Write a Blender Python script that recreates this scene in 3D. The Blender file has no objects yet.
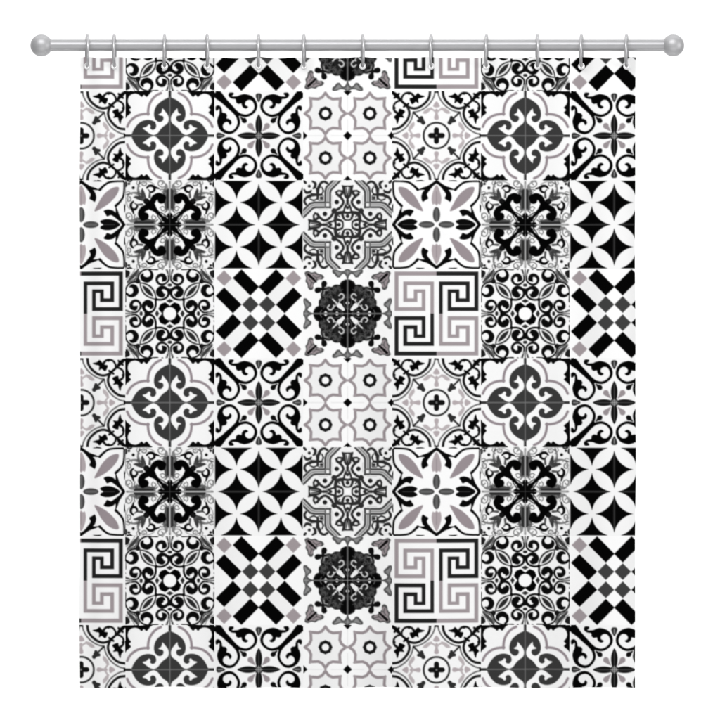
import bpy, bmesh, math
import numpy as np
from mathutils import Vector

# ------------------------------------------------------------------ scale
S = 0.00325                      # metres per unit of the layout grid (720 units across the view)
def PX(u): return (u - 360.0) * S
def PZ(v): return (360.0 - v) * S

scene = bpy.context.scene
C = scene.collection

# ------------------------------------------------------------------ camera
DIST = 24.0
cd = bpy.data.cameras.new("camera")
cam = bpy.data.objects.new("camera", cd)
C.objects.link(cam)
cam.location = (0, -DIST, 0)
cam.rotation_euler = (math.radians(90), 0, 0)
cd.sensor_width = 36
cd.lens = 36 * DIST / (720 * S)
cd.clip_end = 100
scene.camera = cam

# ------------------------------------------------------------------ world and lamps (studio)
w = bpy.data.worlds.new("World")
scene.world = w
w.use_nodes = True
w.node_tree.nodes["Background"].inputs[0].default_value = (1, 1, 1, 1)
w.node_tree.nodes["Background"].inputs[1].default_value = 0.40

def area(name, loc, target, sx, sy, power):
    l = bpy.data.lights.new(name, 'AREA')
    l.shape = 'RECTANGLE'; l.size = sx; l.size_y = sy; l.energy = power
    o = bpy.data.objects.new(name, l)
    C.objects.link(o)
    o.location = loc
    o.rotation_euler = (Vector(target) - Vector(loc)).to_track_quat('-Z', 'Y').to_euler()
    return o
area("key_softbox", (-0.8, -6.4, 6.0), (0, 0, -1.3), 7.0, 3.0, 560)
area("low_fill", (0.6, -7.4, -4.6), (0, 0, 0), 10.0, 5.5, 235)  # unseen fill added to brighten the lower curtain, like floor bounce
area("side_softbox", (7.0, -3.2, 0.8), (0, 0, -0.1), 2.2, 4.0, 165)
area("backdrop_lamp_above", (0, 0.8, 4.6), (0, 4.0, 0.6), 9.0, 0.6, 132)
area("backdrop_lamp_below", (0, 0.8, -4.6), (0, 4.0, -0.6), 9.0, 0.6, 132)

scene.view_settings.view_transform = 'Standard'
scene.view_settings.look = 'None'
scene.view_settings.exposure = 0.0
scene.view_settings.gamma = 1.0

# ------------------------------------------------------------------ helpers
def tag(o, label=None, cat=None, group=None, kind=None):
    if label: o['label'] = label
    if cat: o['category'] = cat
    if group: o['group'] = group
    if kind: o['kind'] = kind
    return o

def mesh_obj(name, me, mat, parent=None):
    o = bpy.data.objects.new(name, me)
    C.objects.link(o)
    if mat: me.materials.append(mat)
    if parent: o.parent = parent
    return o

def smooth(me):
    me.polygons.foreach_set("use_smooth", [True] * len(me.polygons))

def torus_mesh(name, R, r, nu=72, nv=20, axis='X', squash=1.0):
    vs, fs = [], []
    for i in range(nu):
        a = 2 * math.pi * i / nu
        for j in range(nv):
            b = 2 * math.pi * j / nv
            d = R + r * math.cos(b)
            p = (r * squash * math.sin(b), d * math.cos(a), d * math.sin(a))
            if axis == 'Y': p = (p[1], p[0], p[2])
            vs.append(p)
            fs.append((i*nv+j, ((i+1) % nu)*nv+j, ((i+1) % nu)*nv+(j+1) % nv, i*nv+(j+1) % nv))
    me = bpy.data.meshes.new(name)
    me.from_pydata(vs, [], fs); me.update()
    bm = bmesh.new(); bm.from_mesh(me)
    bmesh.ops.recalc_face_normals(bm, faces=bm.faces); bm.to_mesh(me); bm.free()
    smooth(me)
    return me

def lathe_x(name, prof, n=64):
    """profile of (x, radius) turned round the X axis"""
    vs, fs = [], []
    m = len(prof)
    for i in range(n):
        a = 2 * math.pi * i / n
        for x, r in prof:
            vs.append((x, r * math.cos(a), r * math.sin(a)))
    for i in range(n):
        k = (i + 1) % n
        for j in range(m - 1):
            fs.append((i*m+j, k*m+j, k*m+j+1, i*m+j+1))
    me = bpy.data.meshes.new(name)
    me.from_pydata(vs, [], fs); me.update()
    bm = bmesh.new(); bm.from_mesh(me)
    bmesh.ops.remove_doubles(bm, verts=bm.verts, dist=1e-6)
    bmesh.ops.recalc_face_normals(bm, faces=bm.faces); bm.to_mesh(me); bm.free()
    smooth(me)
    return me

# ------------------------------------------------------------------ materials
def new_mat(name):
    m = bpy.data.materials.new(name); m.use_nodes = True
    return m, m.node_tree, m.node_tree.nodes["Principled BSDF"]

def metal_mat(name, col, rough, metallic):
    m, nt, b = new_mat(name)
    b.inputs["Base Color"].default_value = (*col, 1)
    b.inputs["Metallic"].default_value = metallic
    tc = nt.nodes.new("ShaderNodeTexCoord")
    mp = nt.nodes.new("ShaderNodeMapping"); mp.inputs["Scale"].default_value = (6, 160, 160)
    n = nt.nodes.new("ShaderNodeTexNoise"); n.inputs["Scale"].default_value = 3.0; n.inputs["Detail"].default_value = 4
    mr = nt.nodes.new("ShaderNodeMapRange")
    mr.inputs["To Min"].default_value = rough - 0.05; mr.inputs["To Max"].default_value = rough + 0.05
    nt.links.new(tc.outputs["Object"], mp.inputs["Vector"])
    nt.links.new(mp.outputs["Vector"], n.inputs["Vector"])
    nt.links.new(n.outputs["Fac"], mr.inputs["Value"])
    nt.links.new(mr.outputs["Result"], b.inputs["Roughness"])
    return m
M_ROD = metal_mat("satin_metal", (0.40, 0.40, 0.41), 0.48, 0.6)
M_BALL = metal_mat("satin_metal_ball", (0.44, 0.44, 0.45), 0.50, 0.55)
M_RING = metal_mat("polished_ring_metal", (0.47, 0.47, 0.48), 0.38, 0.6)

def eyelet_mat():
    m, nt, b = new_mat("white_plastic_eyelet")
    b.inputs["Base Color"].default_value = (0.74, 0.74, 0.745, 1)
    b.inputs["Roughness"].default_value = 0.35
    return m
M_EYE = eyelet_mat()

def cloth_mat():
    m, nt, b = new_mat("printed_polyester")
    at = nt.nodes.new("ShaderNodeAttribute"); at.attribute_name = "print"
    nt.links.new(at.outputs["Color"], b.inputs["Base Color"])
    b.inputs["Roughness"].default_value = 0.9
    b.inputs["Specular IOR Level"].default_value = 0.015
    tc = nt.nodes.new("ShaderNodeTexCoord")
    # woven thread bump
    wv = nt.nodes.new("ShaderNodeTexWave"); wv.wave_type = 'BANDS'; wv.bands_direction = 'X'
    wv.inputs["Scale"].default_value = 260; wv.inputs["Distortion"].default_value = 1.5
    wv2 = nt.nodes.new("ShaderNodeTexWave"); wv2.wave_type = 'BANDS'; wv2.bands_direction = 'Z'
    wv2.inputs["Scale"].default_value = 260; wv2.inputs["Distortion"].default_value = 1.5
    ad = nt.nodes.new("ShaderNodeMath"); ad.operation = 'ADD'
    no = nt.nodes.new("ShaderNodeTexNoise"); no.inputs["Scale"].default_value = 9; no.inputs["Detail"].default_value = 5
    bp = nt.nodes.new("ShaderNodeBump"); bp.inputs["Strength"].default_value = 0.10; bp.inputs["Distance"].default_value = 0.0004
    bp2 = nt.nodes.new("ShaderNodeBump"); bp2.inputs["Strength"].default_value = 0.35; bp2.inputs["Distance"].default_value = 0.006
    for q in (wv, wv2, no): nt.links.new(tc.outputs["Object"], q.inputs["Vector"])
    nt.links.new(wv.outputs["Fac"], ad.inputs[0]); nt.links.new(wv2.outputs["Fac"], ad.inputs[1])
    nt.links.new(no.outputs["Fac"], bp2.inputs["Height"])
    nt.links.new(ad.outputs[0], bp.inputs["Height"])
    nt.links.new(bp2.outputs["Normal"], bp.inputs["Normal"])
    nt.links.new(bp.outputs["Normal"], b.inputs["Normal"])
    return m
M_CLOTH = cloth_mat()

def backdrop_mat():
    m, nt, b = new_mat("white_backdrop_paper")
    b.inputs["Base Color"].default_value = (0.9, 0.9, 0.9, 1)
    b.inputs["Roughness"].default_value = 1.0
    b.inputs["Specular IOR Level"].default_value = 0.0
    return m

# ------------------------------------------------------------------ the backdrop
bm = bmesh.new()
for x in (-9, 9):
    for z in (-7, 7):
        bm.verts.new((x, 4.0, z))
bm.verts.ensure_lookup_table()
bm.faces.new([bm.verts[0], bm.verts[2], bm.verts[3], bm.verts[1]])
me = bpy.data.meshes.new("backdrop"); bm.to_mesh(me); bm.free()
tag(mesh_obj("backdrop", me, backdrop_mat()), kind='structure')

# ------------------------------------------------------------------ the print: twelve tiles drawn as vectors
Q = 44.45          # half a tile
RES = 8            # samples per unit
NQ = int(math.ceil(Q * RES)) + 2

def g(v):          # drawn in display greys; turned into paint reflectance after smoothing
    if not isinstance(v, tuple): v = (v, v, v)
    return np.array(v) / 255.0
def paint(c):
    c = np.clip(c, 0, 1)
    l = np.where(c <= 0.04045, c / 12.92, ((c + 0.055) / 1.055) ** 2.4)
    return np.maximum(0.0008, l * 0.88)
WHITE, PALE = 246, 238
TAUPE = (152, 142, 146)
BLACK = 6

def catmull(P, closed=False, n=8):
    P = np.asarray(P, float)
    m = len(P)
    if m < 3: return P
    idx = range(m if closed else m - 1)
    out = []
    for i in idx:
        if closed: p0, p1, p2, p3 = P[i-1], P[i], P[(i+1) % m], P[(i+2) % m]
        else:
            p1, p2 = P[i], P[i+1]
            p0 = P[i-1] if i > 0 else 2*p1 - p2
            p3 = P[i+2] if i + 2 < m else 2*p2 - p1
        for k in range(n):
            t = k / n
            out.append(0.5*((2*p1)+(-p0+p2)*t+(2*p0-5*p1+4*p2-p3)*t*t+(-p0+3*p1-3*p2+p3)*t**3))
    if not closed: out.append(P[-1])
    return np.array(out)

class Tile:
    """one quarter of a tile, mirrored four ways; a runs left from the centre, b runs up"""
    def __init__(s, cx, cy, k, diag=True, bg=WHITE):
        s.cx, s.cy, s.k, s.diag = cx, cy, k, diag
        s.f = 1.16
        s.img = np.ones((NQ, NQ, 3)) * g(bg)
        ax = (np.arange(NQ) + 0.5) / RES
        s.A, s.B = np.meshgrid(ax, ax)      # A: columns, B: rows
    def tr(s, P):
        P = np.asarray(P, float)
        return np.stack([(s.cx - P[:, 0]) / s.k, (s.cy - P[:, 1]) / s.k], 1)
    def both(s, f, P, sym):
        f(P)
        if sym if sym is not None else s.diag: f(P[:, ::-1])
    def win(s, lo, hi):
        i0 = max(0, int(lo[0]*RES) - 1); i1 = min(NQ, int(hi[0]*RES) + 2)
        j0 = max(0, int(lo[1]*RES) - 1); j1 = min(NQ, int(hi[1]*RES) + 2)
        return slice(j0, j1), slice(i0, i1)
    def poly(s, P, c=BLACK, sm=True, sym=None):
        def f(P):
            R = catmull(P, True, 6) if sm else P
            sl = s.win(R.min(0), R.max(0))
            X, Y = s.A[sl], s.B[sl]
            if X.size == 0: return
            ins = np.zeros(X.shape, bool)
            for (x1, y1), (x2, y2) in zip(R, np.roll(R, -1, 0)):
                if y1 == y2: continue
                ins ^= ((y1 > Y) != (y2 > Y)) & (X < (x2-x1)*(Y-y1)/(y2-y1) + x1)
            s.img[sl][ins] = g(c)
        s.both(f, s.tr(P), sym)
    def stroke(s, P, wd, c=BLACK, sm=True, sym=None):
        n0 = len(P)
        wd = np.full(n0, float(wd)) if np.isscalar(wd) else np.asarray(wd, float)
        if len(wd) != n0: wd = np.interp(np.linspace(0, 1, n0), np.linspace(0, 1, len(wd)), wd)
        def f(P):
            R = catmull(P, False, 6) if (sm and n0 > 2) else P
            W = np.interp(np.linspace(0, 1, len(R)), np.linspace(0, 1, n0), wd) / s.k / 2 * s.f
            for i in range(len(R) - 1):
                p, q = R[i], R[i+1]; r = max(W[i], W[i+1])
                sl = s.win(np.minimum(p, q) - r, np.maximum(p, q) + r)
                X, Y = s.A[sl], s.B[sl]
                if X.size == 0: continue
                d = q - p; L = d @ d + 1e-12
                t = np.clip(((X-p[0])*d[0] + (Y-p[1])*d[1]) / L, 0, 1)
                ww = W[i] + (W[i+1]-W[i])*t
                m = (X-p[0]-t*d[0])**2 + (Y-p[1]-t*d[1])**2 < ww*ww
                s.img[sl][m] = g(c)
        s.both(f, s.tr(P), sym)
    def dot(s, x, y, r, c=BLACK, sym=None, ry=None):
        ry = ry or r
        a = np.linspace(0, 2*math.pi, 28, endpoint=False)
        s.poly(np.stack([x + r*np.cos(a), y + ry*np.sin(a)], 1), c, False, sym)
    def lens(s, p, q, h, c=BLACK, sym=None):
        p, q = np.array(p, float), np.array(q, float)
        d = q - p; n = np.array([-d[1], d[0]]) / (np.hypot(*d) + 1e-9)
        t = np.linspace(0, 1, 14)
        prof = np.sin(np.pi * t) ** 0.85
        up = [p + d*a + n*h*b for a, b in zip(t, prof)]
        dn = [p + d*a - n*h*b for a, b in zip(t[::-1], prof[::-1])]
        s.poly(np.array(up + dn[1:-1]), c, False, sym)
    def done(s):
        return s.img

tiles = {}

# ---- quatrefoil with four curled arms
def t_quatrefoil():
    t = Tile(718, 699, 16, True, 243)
    t.poly([(0,-30),(415,-30),(400,20),(350,78),(328,58),(303,36),(275,74),(235,50),(180,25),(120,32),(72,65),(50,110),(46,160),(66,210),(98,250),(66,285),(92,322),(60,350),(15,398),(-30,398),(-30,-30)], 8, True, True)
    t.poly([(-20,-20),(60,-20),(60,60),(-20,60)], 8, False)
    t.stroke([(575,18),(510,50),(455,98),(408,165),(382,235),(372,300),(370,362)], 34, (146,136,141))
    # pale ground round the arms
    D = 56
    t.poly([(760,66),(700,88),(620,125),(550,175),(500,230),(472,300),(466,370),(480,425),(500,470),(520,540),(760,760)], D)
    t.poly([(718,699),(560,560),(718,420)], D, False)
    t.poly([(600,262),(650,318),(690,375),(702,440),(682,500),(625,545),(585,580),(560,612),(525,658),(470,688),(420,680),(372,652),(325,615),(283,578),(340,560),(385,520),(412,545),(405,580),(440,607),(480,592),(500,550),(490,500),(468,465),(400,448),(380,425),(410,400),(460,420),(500,452),(520,470),(560,482),(600,462),(617,420),(600,385),(562,376),(535,360),(575,337),(592,300)], 245, True, False)
    t.stroke([(718,-20),(718,90)], 34, 50)
    t.stroke([(718,80),(718,699)], 13, 112, False)
    return t
# ---- acanthus scrolls round a small cross
def t_scroll():
    t = Tile(725, 699, 16, True, 243)
    t.poly([(-25,10),(130,10),(200,108),(280,195),(355,280),(410,345),(425,375),(395,400),(285,300),(185,208),(120,145),(25,90),(-25,88)], 4, False)
    t.stroke([(350,300),(395,342),(450,370),(530,380),(610,345),(665,285),(678,215),(650,140),(590,90),(500,68),(430,78)], [30,36,36,34,32,34,38,42,54,60,50], 4)
    t.poly([(340,82),(420,60),(520,52),(600,82),(645,135),(570,125),(525,145),(505,182),(515,215),(555,238),(522,264),(482,252),(455,215),(448,183),(400,190),(365,165),(360,130),(350,112)], 4)
    t.stroke([(308,28),(268,30),(262,62),(300,88),(360,92)], [30,34,30,30,36], 4)
    t.dot(285, 36, 28, 4)
    t.stroke([(430,400),(500,462)], [10,60], 12, False, False)
    t.dot(492, 455, 40, 12, False)
    t.dot(592, 542, 46, (150,142,145), False)
    t.stroke([(600,555),(668,628)], [70,8], (150,142,145), False, False)
    t.poly([(725,355),(695,410),(676,480),(674,560),(690,640),(725,645),(760,645),(760,355)], 20)
    t.stroke([(725,400),(725,640)], 9, 75)
    t.poly([(725,20),(690,28),(676,60),(690,105),(725,162),(770,100),(770,20)], 48)
    t.stroke([(725,50),(725,120)], 14, 140)
    t.poly([(672,646),(780,646),(780,780),(672,780)], 45, False, False)
    t.poly([(688,662),(780,662),(780,780),(688,780)], 150, False, False)
    t.poly([(700,674),(780,674),(780,780),(700,780)], 50, False, False)
    t.stroke([(725,640),(725,720)], 10, 170)
    return t
# ---- eight-pointed stars in taupe line
def t_stars():
    t = Tile(364, 357, 7.2, True, 247)
    star = []
    for q in range(4):
        for (x, y) in [(0,-148),(24,-116),(52,-103),(108,-106),(104,-52),(116,-24)]:
            for _ in range(q): x, y = -y, x
            star.append((204 + x, 197 + y))
    t.poly(star, 238, False, False)
    star.append(star[0])
    t.stroke(star, 17, (150,141,144), False, False)
    for sx in (-1, 1):
        for sy in (-1, 1):
            t.stroke([(204+sx*100,197+sy*100),(204+sx*112,197+sy*112)], 14, (160,151,154), False, False)
    t.stroke([(356,197),(372,197)], 14, (160,151,154))
    a = np.linspace(0, 2*math.pi, 9)
    t.dot(204, 197, 47, 24, False)
    for q in a[:-1]: t.dot(204+42*math.cos(q), 197+42*math.sin(q), 9, 24, False)
    t.dot(204, 197, 26, 246, False)
    for P in ([(364,240),(364,320)],[(364,60),(364,180)]): t.stroke(P, 5, 226)
    t.poly([(364,326),(395,357),(364,390),(333,357)], 5, False, False)
    t.poly([(364,12),(392,40),(364,68),(336,40)], 8, False)
    return t
# ---- circle, clovers and corner arcs
def t_circle():
    t = Tile(726, 699, 16, True, 243)
    t.stroke([(625,-20),(610,80),(560,160),(470,235),(380,265),(300,250),(235,212)], 33, 28)
    t.stroke([(705,-20),(690,60),(650,140),(590,215),(510,275),(430,310),(370,322)], 20, 105)
    t.stroke([(365,335),(450,420)], 24, 50, True, False)
    t.dot(362, 332, 22, 45, False)
    for x, y, r in ((482,452,44),(487,412,26),(440,462,26),(515,492,34)): t.dot(x, y, r, 45, False)
    # corner stem
    t.stroke([(-10,-20),(90,62),(150,130),(245,215)], [30,60,26,36], 8, True, False)
    t.stroke([(55,95),(125,30)], 26, 8, True, False); t.stroke([(205,238),(275,190)], 26, 8, True, False)
    t.stroke([(170,140),(172,90),(215,30),(280,14),(330,30),(362,68)], [26,26,26,30,30,34], 22)
    t.dot(285, 25, 20, 15)
    t.poly([(298,105),(345,92),(385,60),(430,18),(470,50),(538,70),(485,95),(435,112),(437,182),(395,158),(342,196),(312,160)], 5)
    # taupe ornaments on the axes
    TP = (178,168,171)
    t.poly([(726,150),(672,225),(700,245),(726,250),(760,245),(780,225)], TP)
    t.poly([(700,300),(726,270),(780,300),(780,440),(700,440),(690,400),(705,350)], TP)
    t.stroke([(726,330),(670,285),(610,270),(540,320)], [26,24,30,40], (184,176,178))
    t.stroke([(640,262),(560,335),(505,335)], [30,20,10], (184,176,178))
    # centre ring and cross
    a = np.linspace(0, math.pi/2, 16)
    t.stroke([(726-206*math.cos(q), 699-206*math.sin(q)) for q in a], 26, 52)
    t.stroke([(726,699),(726,610)], 68, 18); t.dot(726, 606, 40, 18)
    t.dot(726, 699, 18, 110, False)
    t.poly([(40,660),(-20,699),(40,740)], 20, False)
    return t
# ---- black scrollwork with grey foliage
def t_foliage():
    t = Tile(718, 715, 16, True, 241)
    GR = 112
    # grey bands along the axes
    t.stroke([(665,90),(655,200),(655,300),(670,480)], [30,84,76,34], 78)
    t.stroke([(690,160),(690,470)], [34,30], 38)
    t.stroke([(655,60),(660,130)], [16,50], 130)
    t.stroke([(718,30),(718,560)], 26, 140)
    # petals towards the centre
    t.poly([(500,320),(560,420),(640,520),(690,640),(620,600),(540,520),(500,430)], 244)
    t.stroke([(640,520),(690,470)], 20, 120)
    t.stroke([(560,450),(600,425),(640,450),(625,490),(590,490),(580,465)], 13, GR)
    # grey swirls near the edge
    t.stroke([(640,110),(590,115),(540,85),(535,40),(580,20),(610,50),(585,75)], 13, GR)
    t.stroke([(640,60),(600,5),(540,10)], 14, 130)
    t.stroke([(240,200),(215,130),(240,60),(300,30),(345,50),(330,90),(280,85),(275,60)], 14, GR)
    t.stroke([(320,300),(300,220),(280,140)], [44,38,12], 60)
    t.stroke([(330,310),(250,225),(140,205),(30,235)], [34,24,18,18], 84)
    t.stroke([(395,275),(398,190),(370,150)], [32,22,12], 84)
    t.stroke([(290,270),(215,270),(160,262)], [30,24,10], 60)
    t.stroke([(225,80),(215,150),(230,190)], 16, 140)
    t.stroke([(240,110),(190,60),(200,20)], 12, 130)
    t.stroke([(300,60),(350,25),(420,40),(470,70)], 12, 150)
    t.stroke([(590,190),(650,210),(640,260)], 12, 120)
    t.stroke([(560,160),(600,150),(640,170)], 14, 110)
    t.stroke([(500,455),(520,560),(600,690)], 14, 60)
    t.stroke([(640,560),(600,610),(590,660)], 12, 90)
    # black comma
    t.stroke([(348,132),(385,98),(435,95),(480,118),(545,138)], [20,32,36,34,16], 14)
    t.stroke([(470,120),(470,165),(430,195),(405,190)], [34,32,26,14], 14)
    t.dot(135, 126, 24, 24, False); t.dot(66, 62, 20, 30, False)
    t.stroke([(40,15),(90,25),(110,5)], 20, 40); t.stroke([(10,100),(30,60)], 22, 50, True, False)
    # main black scroll
    t.stroke([(410,420),(440,350),(480,285),(545,255),(610,285)], [80,78,84,84,84], 3)
    t.dot(585, 318, 62, 3)
    t.stroke([(385,390),(430,420),(480,470),(560,545),(640,630),(718,715)], [70,100,56,22,26,70], 3)
    t.dot(348, 345, 48, 3, False)
    t.dot(430, 420, 58, 3, False)
    t.stroke([(300,330),(345,345)], [10,50], 20)
    t.stroke([(718,715),(718,600)], 60, 4); t.dot(718, 570, 44, 4)
    t.dot(718, 715, 100, 4, False)
    t.dot(636, 632, 42, 4, False)
    t.stroke([(718,560),(718,715)], 12, 60)
    t.stroke([(718,60),(718,560)], 9, 185)
    t.stroke([(0,-10),(420,-10)], 26, 24)
    return t
# ---- overlapping circles in black and white petals
def t_petals():
    t = Tile(362, 357, 7.2, True, 241)
    u = 160/7.2
    A, B = t.A, t.B
    fa, fb = A / u, B / u
    inb = np.zeros(A.shape, bool)
    ca, cb = np.floor(fa).clip(0, 1), np.floor(fb).clip(0, 1)
    la, lb = fa - ca, fb - cb
    odd = ((ca + cb) % 2).astype(bool)
    la = np.where(odd, 1 - la, la)
    # lens from (0,0) to (1,1) of every cell
    r = 1.010
    inb = ((la-1)**2 + lb**2 < r*r) & (la**2 + (lb-1)**2 < r*r)
    edge = (A > Q - 0.7) | (B > Q - 0.7)
    t.img[~inb & ~edge] = g(4)
    t.stroke([(362,92),(362,300)], 13, 44)
    return t
# ---- dense carpet-like lattice
def t_lattice():
    t = Tile(713, 713, 16, True, 240); t.f = 0.98
    D = 44
    t.poly([(530,-5),(600,0),(440,160),(430,440),(410,430),(355,355),(355,180),(370,110),(480,0)], 196, False)
    t.stroke([(485,0),(372,112),(355,180),(355,360)], 30, 66, False)
    t.stroke([(595,8),(447,158),(435,200),(435,440)], 30, 66, False)
    t.stroke([(540,0),(410,135),(395,190),(395,340)], 14, 120, False)
    t.poly([(372,372),(420,372),(420,420),(372,420)], 236, False, False)
    t.stroke([(355,355),(440,355)], 20, 100, False)
    t.dot(540, 350, 36, 34)
    # arm
    t.poly([(618,78),(660,86),(713,88),(760,88),(760,100),(713,112),(675,118),(690,240),(740,300),(720,330),(660,262),(640,180)], D, False)
    t.stroke([(713,120),(700,230)], [30,20], 232); t.stroke([(690,130),(713,290)], [14,20], D)
    t.poly([(505,192),(560,155),(640,160),(650,215),(612,258),(560,250)], D, False)
    t.poly([(545,195),(575,182),(612,190),(590,226),(566,222)], 225, False)
    t.stroke([(540,225),(600,272),(645,340),(625,400),(570,455),(500,492)], 40, D)
    t.stroke([(713,330),(700,370),(668,440),(655,490)], [50,40,30,30], D)
    t.stroke([(690,330),(690,390)], [8,16], 180)
    t.dot(498, 492, 44, D, False)
    t.stroke([(500,500),(540,560),(520,640),(530,715)], [40,34,34,30], D)
    t.stroke([(530,525),(610,505),(713,520)], [30,24,24], D)
    t.stroke([(555,620),(600,640),(655,655)], [22,26,20], D)
    t.stroke([(560,560),(590,590)], [12,20], D, True, False)
    t.stroke([(640,500),(640,560),(668,630),(713,640)], [28,30,26,22], D)
    t.dot(713, 575, 30, D); t.dot(713, 440, 26, D)
    t.stroke([(600,600),(690,690)], 22, 238, True, False)
    t.dot(713, 713, 42, 246, False)
    # corner curls
    t.dot(100, 96, 24, 40, False)
    t.stroke([(150,18),(196,52),(188,110),(165,130)], [26,44,42,26], D)
    t.stroke([(388,48),(335,22),(280,52),(255,110)], [36,40,40,56], D)
    t.stroke([(245,120),(238,200),(232,295)], [44,36,40], D)
    t.stroke([(300,110),(322,170),(300,220)], [18,26,16], D)
    t.stroke([(320,250),(320,320)], 16, D)
    t.stroke([(470,250),(475,330),(470,400)], 10, 190)
    t.stroke([(130,215),(250,225)], 20, D)
    t.dot(290, 285, 24, D, False)
    t.stroke([(10,10),(40,40)], 40, 40, True, False)
    return t
# ---- four-colour flower star with leaf petals
def t_leaf():
    t = Tile(363, 357, 7.2, False, 247)
    s = lambda P: [(y + 6, x - 6) for x, y in P]
    blob = [(222,112),(262,92),(300,78),(335,55),(366,34),(372,52),(340,78),(312,112),(294,140),(303,168),(285,180),(264,192),(254,162),(262,126),(276,108),(244,108)]
    t.poly(blob, 8); t.poly(s(blob), 8)
    frame = [(228,106),(200,78),(165,54),(120,46),(60,44)]
    t.stroke(frame, [16,13,12,11,11], 12); t.stroke(s(frame), [16,13,12,11,11], 12)
    t.stroke([(60,44),(50,54)], 10, 14)
    t.poly([(92,88),(130,90),(175,117),(212,158),(240,205),(266,260),(215,240),(165,207),(120,162),(95,122)], (150,140,144), True)
    t.poly([(82,357),(125,326),(180,317),(222,330),(218,346),(200,357),(218,368),(222,384),(180,396),(125,388)], 10)
    t.stroke([(120,357),(200,357)], 5, 60)
    t.poly([(363,72),(338,120),(328,170),(335,212),(350,208),(363,220),(380,210),(392,210),(398,170),(388,120)], (172,162,165))
    t.stroke([(363,120),(363,205)], 6, (150,140,144))
    t.dot(292, 357, 56, 70, None, 24); t.dot(363, 285, 26, 70, None, 54)
    t.stroke([(255,357),(325,357)], 16, 98); t.stroke([(363,250),(363,325)], 16, 98)
    tri = [(210,46),(282,44),(248,34),(232,34)]
    t.poly(tri, 20, False); t.poly(s(tri), 20, False)
    return t
# ---- ring of curls round a white flower
def t_curls():
    t = Tile(718, 715, 16, True, 243); t.f = 1.20
    t.dot(622, 619, 72, 3, False)
    t.stroke([(640,560),(718,600)], [40,10], 3)
    t.dot(718, 715, 122, 8, False)
    t.dot(718, 715, 106, 246, False)
    t.poly([(718,478),(660,512),(718,545),(780,512)], 44, False)
    t.lens((236,214), (506,488), 88, 48, False)
    t.lens((252,232), (492,474), 62, 236, False)
    t.lens((280,262), (455,446), 34, 40, False)
    t.dot(208, 196, 38, 10, False); t.dot(500, 488, 26, 20, False)
    K = 10
    # corner curl
    t.stroke([(208,196),(214,125),(245,65),(300,22),(380,2),(520,2)], [26,22,20,20,22,30], 24)
    t.stroke([(392,15),(432,75),(418,140),(360,176),(300,158),(275,115),(290,78)], [26,34,54,72,66,44,18], K)
    # small curl near the edge
    t.stroke([(600,195),(638,160),(615,108),(565,100),(520,135),(512,190),(550,238),(610,248),(665,220),(700,170),(690,80),(672,0)], [16,56,54,44,38,32,28,26,22,20,14,12], 16)
    t.dot(628, 160, 34, K)
    # inner curl
    t.stroke([(640,405),(600,428),(555,400),(540,355),(575,305),(630,300),(682,335),(700,390),(668,455),(590,490),(500,490)], [14,50,74,70,56,42,36,32,26,24,24], K)
    t.dot(572, 395, 48, K)
    t.stroke([(700,330),(718,380)], 34, K)
    t.dot(708, 258, 24, 40)
    t.stroke([(40,205),(110,140),(165,80),(220,0)], [14,46,44,14], 60, True, False)
    t.stroke([(20,170),(80,120),(130,60),(160,0)], 9, 120, True, False)
    t.stroke([(40,225),(190,150)], [14,14], 70)
    t.poly([(0,20),(80,50),(50,130),(0,130)], 30, True, False)
    t.dot(600, -2, 16, 40)
    t.stroke([(650,0),(680,70),(718,130)], 11, 140)
    t.stroke([(718,0),(718,110)], 20, 120)
    return t
# ---- crossing bars and diamonds
def t_bars():
    t = Tile(364, 365, 7.2, False, 247)
    t.poly([(115,165),(172,108),(303,240),(247,300)], 238, False)
    t.poly([(54,237),(115,176),(240,300),(178,362)], 4, False)
    t.poly([(178,108),(240,46),(365,172),(303,234)], 4, False)
    t.poly([(58,110),(115,53),(171,110),(115,166)], (158,149,152), False)
    t.poly([(244,300),(303,240),(363,300),(303,360)], 62, False)
    t.poly([(190,366),(243,310),(298,366),(243,422)], 240, False)
    return t
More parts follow.
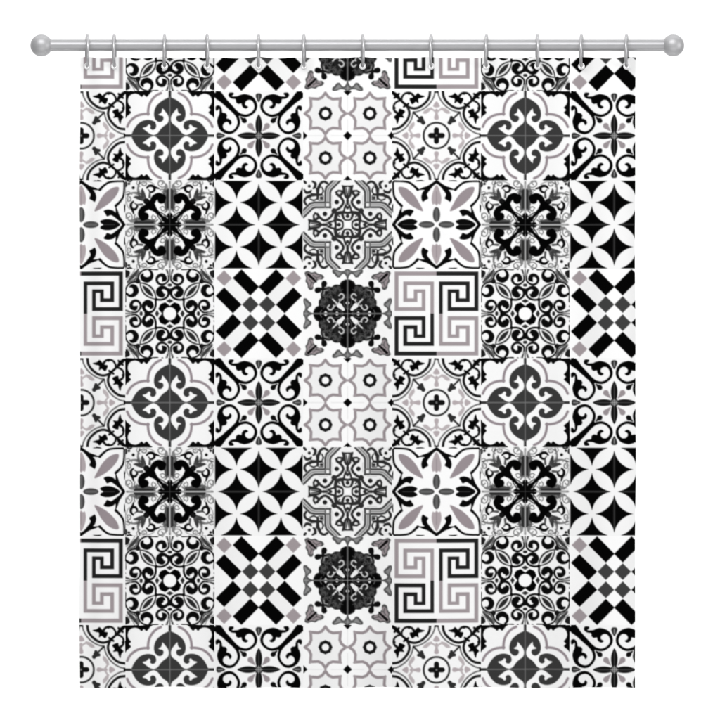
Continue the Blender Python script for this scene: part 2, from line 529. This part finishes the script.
# ---- dark scalloped medallion
def t_medallion():
    t = Tile(717, 715, 16, True, 247)
    t.poly([(790,172),(717,166),(662,178),(612,208),(590,252),(556,250),(505,256),(462,288),(418,282),(372,292),(330,330),(294,370),(284,416),(290,460),(258,503),(252,554),(254,588),(210,610),(180,660),(168,715),(172,790),(790,790)], 32, True, False)
    t.stroke([(540,262),(600,262),(680,180)], 20, 26); 
    t.poly([(705,185),(650,215),(612,260),(610,330),(650,380),(705,390)], 6)
    for x, y, r, c in ((520,330,40,54),(470,340,20,10),(440,400,30,56),(560,300,24,60),(400,470,26,16),(600,350,22,52),(480,420,24,14),(345,420,24,54),(620,300,16,12)): t.dot(x, y, r, c)
    t.stroke([(400,300),(480,400),(560,330)], 9, 70); t.stroke([(330,420),(450,470)], 9, 64)
    t.stroke([(500,300),(470,360),(530,400)], 9, 78)
    t.stroke([(240,330),(330,322),(345,238)], [60,50,60], 20)
    t.dot(342, 232, 44, 14)
    t.stroke([(330,322),(420,410)], [40,20], 20, True, False)
    t.stroke([(338,400),(345,345),(400,338)], 14, 168, False, False); t.stroke([(285,385),(300,350)], 14, 190)
    for P in ([(380,310),(430,330),(440,380),(400,400)],[(470,290),(520,300),(525,350),(480,370)],[(560,270),(600,300),(585,350)],[(300,420),(345,440),(360,500),(310,530)],[(300,560),(340,590),(330,640)],[(420,440),(460,430),(470,470)]): t.stroke(P, 10, 80)
    # inner rosette
    t.dot(717, 715, 235, 10, False)
    t.stroke([(717-262*math.cos(q), 715-262*math.sin(q)) for q in np.linspace(0, math.pi/2, 14)], 8, 70, False, False)
    t.stroke([(580,425),(615,395),(652,418),(650,462),(600,500),(585,490)], 20, 205)
    t.stroke([(480,485),(570,575)], 22, 215, True, False)
    t.stroke([(585,585),(648,648)], [70,44], 236, True, False)
    t.stroke([(520,590),(560,560)], 16, 195)
    t.stroke([(655,500),(660,570),(700,640)], [10,16,8], 70)
    t.poly([(717,500),(680,545),(717,590),(755,545)], 235, False)
    t.poly([(717,580),(700,600),(717,640),(735,600)], 175, False)
    t.poly([(410,715),(365,668),(325,715),(365,760)], 240, False, False)
    t.stroke([(300,660),(270,715)], 12, 110, True, False)
    t.stroke([(717,170),(717,640)], 24, 96, False)
    t.stroke([(717,640),(717,715)], 12, 150, False)
    # taupe corner sprig
    sp = [(22,55),(75,25),(140,50),(200,38),(250,70),(315,85),(352,130),(320,168),(258,172),(215,205),(172,258),(168,322),(128,350),(82,318),(68,250),(36,200),(48,140)]
    sp = [(148 + (x-148)*0.94, 148 + (y-148)*0.94) for x, y in sp]
    t.poly(sp, 80, True, False)
    c0 = np.array([150,150.])
    t.poly([tuple(c0 + (np.array(p) - c0)*0.80) for p in sp], (152,142,145), True, False)
    t.stroke([(165,100),(215,135),(280,118)], 12, 84)
    t.stroke([(215,135),(225,180)], 12, 84)
    t.stroke([(88,86),(150,145),(212,204)], [36,30,22], 12, True, False)
    # grey bracket on each side
    br = [(500,4),(472,20),(478,62),(508,84),(545,130),(590,135),(615,100),(655,75),(690,110),(717,165),(770,110),(770,-10),(700,-4),(660,28),(600,34),(545,12)]
    t.poly(br, 84)
    t.poly([(498,28),(530,60),(565,105),(590,100),(610,70),(660,45),(700,85),(717,120),(740,85),(740,20),(700,24),(660,48),(600,52),(540,30)], 138)
    t.stroke([(717,0),(690,50),(717,110)], 9, 92)
    return t
# ---- meander key, dark and taupe
def t_key():
    t = Tile(363.5, 364, 7.2, False, 245)
    m = t.img.copy(); t.img[:] = 0
    R = []
    def bar(x0, y0, x1, y1): t.poly([(x0,y0),(x1,y0),(x1,y1),(x0,y1)], 255, False)
    for b in ((62,62,366,90),(62,62,90,345),(62,317,283,345),(257,190,283,345),(200,190,283,214),(200,190,226,280),(125,254,226,280),(125,133,152,280),(125,133,345,160),(319,133,345,366)): bar(*b)
    mask = (t.img[..., 0] > 0.5)
    out = []
    for c in ((158,149,152), 34):
        i = m.copy(); i[mask] = g(c); out.append(i)
    t.pair = out
    return t

def full(t):
    q = t.img                              # rows: b (up), cols: a (left)
    if hasattr(t, 'pair'):
        grey, dark = t.pair
        TL, TR, BL, BR = grey, dark, dark, grey
    else: TL = TR = BL = BR = q
    top = np.concatenate([TL[::-1, ::-1], TR[::-1, :]], 1)
    bot = np.concatenate([BL[:, ::-1], BR], 1)
    return np.concatenate([top, bot], 0)   # centre at index NQ

def blur(im, s):
    r = int(3*s) + 1
    k = np.exp(-0.5*(np.arange(-r, r+1)/s)**2); k /= k.sum()
    p = np.pad(im, ((r, r), (r, r), (0, 0)), mode='edge')
    p = sum(k[i]*p[:, i:i+im.shape[1]] for i in range(2*r+1))
    return sum(k[i]*p[i:i+im.shape[0]] for i in range(2*r+1))

grid = [[t_quatrefoil, t_scroll, t_stars, t_circle],
        [t_foliage, t_petals, t_lattice, t_leaf],
        [t_curls, t_bars, t_medallion, t_key]]
SHEET = [[paint(blur(full(f()), 0.42*RES)) for f in row] for row in grid]

X0, Y0 = 169.9, 135.7      # centre of the first tile on the layout grid
DX, DY = 88.85, 88.97
def sample(U, V):
    """paint colour at layout positions (arrays)"""
    iu = np.floor((U - X0)/DX + 0.5).astype(int); iv = np.floor((V - Y0)/DY + 0.5).astype(int)
    lu = U - (X0 + iu*DX); lv = V - (Y0 + iv*DY)
    out = np.zeros(U.shape + (3,), np.float32)
    for r in range(3):
        for c in range(4):
            m = ((iu % 4) == c) & ((iv % 3) == r)
            if not m.any(): continue
            T = SHEET[r][c]
            fx = lu[m]*RES + NQ - 0.5; fy = lv[m]*RES + NQ - 0.5
            fx = fx.clip(0, 2*NQ - 1.001); fy = fy.clip(0, 2*NQ - 1.001)
            x0 = fx.astype(int); y0 = fy.astype(int); ax = (fx-x0)[:, None]; ay = (fy-y0)[:, None]
            out[m] = (T[y0, x0]*(1-ax)*(1-ay) + T[y0, x0+1]*ax*(1-ay) + T[y0+1, x0]*(1-ax)*ay + T[y0+1, x0+1]*ax*ay)
    return out

# ------------------------------------------------------------------ the curtain
RINGS = [87.2, 114.4, 164.6, 207.0, 258.6, 304.0, 362.6, 431.2, 486.4, 537.4, 581.4, 626.6]
EYE_V = 66.2
L, R_, TOP, BOT = 80.0, 635.2, 57.0, 687.6
NU, NV = 1240, 1400

def fold(U, V):
    """depth of the cloth in metres (negative = nearer the camera)"""
    ph = np.interp(U, [60.0] + RINGS + [655.0], np.arange(-1, 13) + 0.0)
    h = np.clip((V - TOP) / (BOT - TOP), 0, 1)
    d = -0.0065*(0.5 - 0.5*np.cos(2*np.pi*ph)) * (1 - 0.45*h)
    d += h*(0.0125*np.sin(U/27.0 + 0.6*h + 0.7) + 0.0060*np.sin(U/14.5 + 1.9 - 0.8*h))
    d += 0.0170*np.sin(U/41.0 + 0.5 + 0.5*h)*np.minimum(1, h*5)
    d += 0.0012*np.sin(V/38.0 + U/60.0)*h
    return d

u = np.linspace(L, R_, NU); h = np.linspace(0, 1, NV)
ph = np.interp(u, [60.0] + RINGS + [655.0], np.arange(-1, 13) + 0.0)
gap = np.interp(u, [60.0] + RINGS + [655.0], [10] + [20]*12 + [10])
top = TOP + 1.4*np.abs(np.sin(np.pi*ph))**1.3 * np.where((u < RINGS[0]) | (u > RINGS[-1]), 0.3, 1) + 0.25*np.sin(u/5.3)
bot = BOT + 0.55*np.sin(u/17.0 + 1.0) + 0.45*np.sin(u/38.0)
U = np.broadcast_to(u, (NV, NU)).copy()
V = top[None, :] + (bot - top)[None, :]*h[:, None]
U = U + 0.35*np.sin(V/60.0 + U/90.0)*np.where(1, 1, 1) + 0.25*np.sin(V/23.0)*((U - 360)/360)
col = sample(U, V)
D = fold(U, V)
co = np.stack([(U-360)*S, D, (360-V)*S], -1).reshape(-1, 3).astype(np.float32)
idx = np.arange(NU*NV).reshape(NV, NU)
quads = np.stack([idx[:-1, :-1], idx[1:, :-1], idx[1:, 1:], idx[:-1, 1:]], -1).reshape(-1, 4)
cu = 0.5*(U[:-1, :-1] + U[1:, 1:]).ravel(); cv = 0.5*(V[:-1, :-1] + V[1:, 1:]).ravel()
keep = np.ones(len(quads), bool)
for r in RINGS: keep &= (cu - r)**2 + (cv - EYE_V)**2 > 2.5**2
quads = quads[keep]
nf = len(quads)
me = bpy.data.meshes.new("shower_curtain")
me.vertices.add(len(co)); me.vertices.foreach_set("co", co.ravel())
me.loops.add(nf*4); me.loops.foreach_set("vertex_index", quads.ravel().astype(np.int32))
me.polygons.add(nf); me.polygons.foreach_set("loop_start", np.arange(0, nf*4, 4, dtype=np.int32))
me.polygons.foreach_set("use_smooth", np.ones(nf, bool))
me.update(calc_edges=True)
at = me.color_attributes.new("print", 'FLOAT_COLOR', 'POINT')
at.data.foreach_set("color", np.concatenate([col.reshape(-1, 3), np.ones((NU*NV, 1), np.float32)], 1).ravel())
curtain = mesh_obj("shower_curtain", me, M_CLOTH)
tag(curtain, "white shower curtain printed with black and grey ornate tiles", "shower curtain")

eye_me = torus_mesh("eyelet", 2.85*S, 0.6*S, 40, 12, 'Y', 0.8)
eye_me.materials.append(M_EYE)
for r in RINGS:
    e = bpy.data.objects.new("eyelet", eye_me); C.objects.link(e); e.parent = curtain
    e.location = (PX(r), float(fold(np.array(r), np.array(EYE_V))) - 0.0006, PZ(EYE_V))

# ------------------------------------------------------------------ the rod
RZ = 45.4
rod = bpy.data.objects.new("curtain_rod", None); C.objects.link(rod)
rod.location = (0, 0, PZ(RZ)); rod.empty_display_size = 0.1
tag(rod, "straight satin silver curtain rod with a ball at each end, above the curtain", "curtain rod")
hl = (673.2 - 41.4)/2*S
mx = ((673.2 + 41.4)/2 - 360)*S
prof = [(-hl, 5.75*S), (hl, 5.75*S)]
pole = mesh_obj("pole", lathe_x("pole", prof, 96), M_ROD, rod); pole.location.x = mx
def finial_mesh(sgn):
    r = 11.0*S
    pr = []
    for i in range(41):
        a = math.pi*i/40
        pr.append((-r*math.cos(a)*sgn, r*math.sin(a)))
    me = lathe_x("ball_finial", pr, 72)
    return me
for x, s_ in ((41.4, -1), (673.2, 1)):
    b = mesh_obj("ball_finial", finial_mesh(1), M_BALL, rod); b.location.x = PX(x)

# ------------------------------------------------------------------ the rings
WHERE = ["ring over the curtain's left corner, first from the left end",
 "second ring from the left end, close beside the corner ring",
 "third ring from the left end, above the left quatrefoil tile",
 "fourth ring from the left end, left of the black bar tile",
 "fifth ring from the left end, above the left scroll tile's middle",
 "sixth ring from the left end, right of the black bar tile",
 "seventh ring from the left, over the dark medallion near the middle",
 "ring over the middle of the whole meander key tile in the top row",
 "fifth ring from the right end, just right of the meander key tile",
 "fourth ring from the right, above the right quatrefoil tile",
 "third ring from the right end, next inward from the last pair",
 "ring over the curtain's right corner, last at the right end"]
TURN = [3.2, 3.0, 2.6, 3.2, 1.8, 2.8, 3.2, 3.4, 3.0, 2.7, 3.1, 3.3]
TILT = [0.5, -0.6, 0.0, 0.3, 0.2, -0.5, 0.3, -0.4, 0.4, -0.3, 0.2, -0.2]
RING_R = 15.1
first = mesh_obj("curtain_ring", torus_mesh("curtain_ring", RING_R*S, 1.55*S, 96, 22, 'X', 1.0), M_RING)
for i, r in enumerate(RINGS):
    o = first if i == 0 else first.copy()
    if i: C.objects.link(o)
    o.location = (PX(r), 0.0, PZ(50.8))
    o.rotation_euler = (0, math.radians(TILT[i]), 0.8*math.radians(-TURN[i] if i % 3 else TURN[i]) + math.atan((360 - r)*S/DIST))
    tag(o, "silver metal " + WHERE[i], "curtain ring", "rings hanging the curtain from the rod")
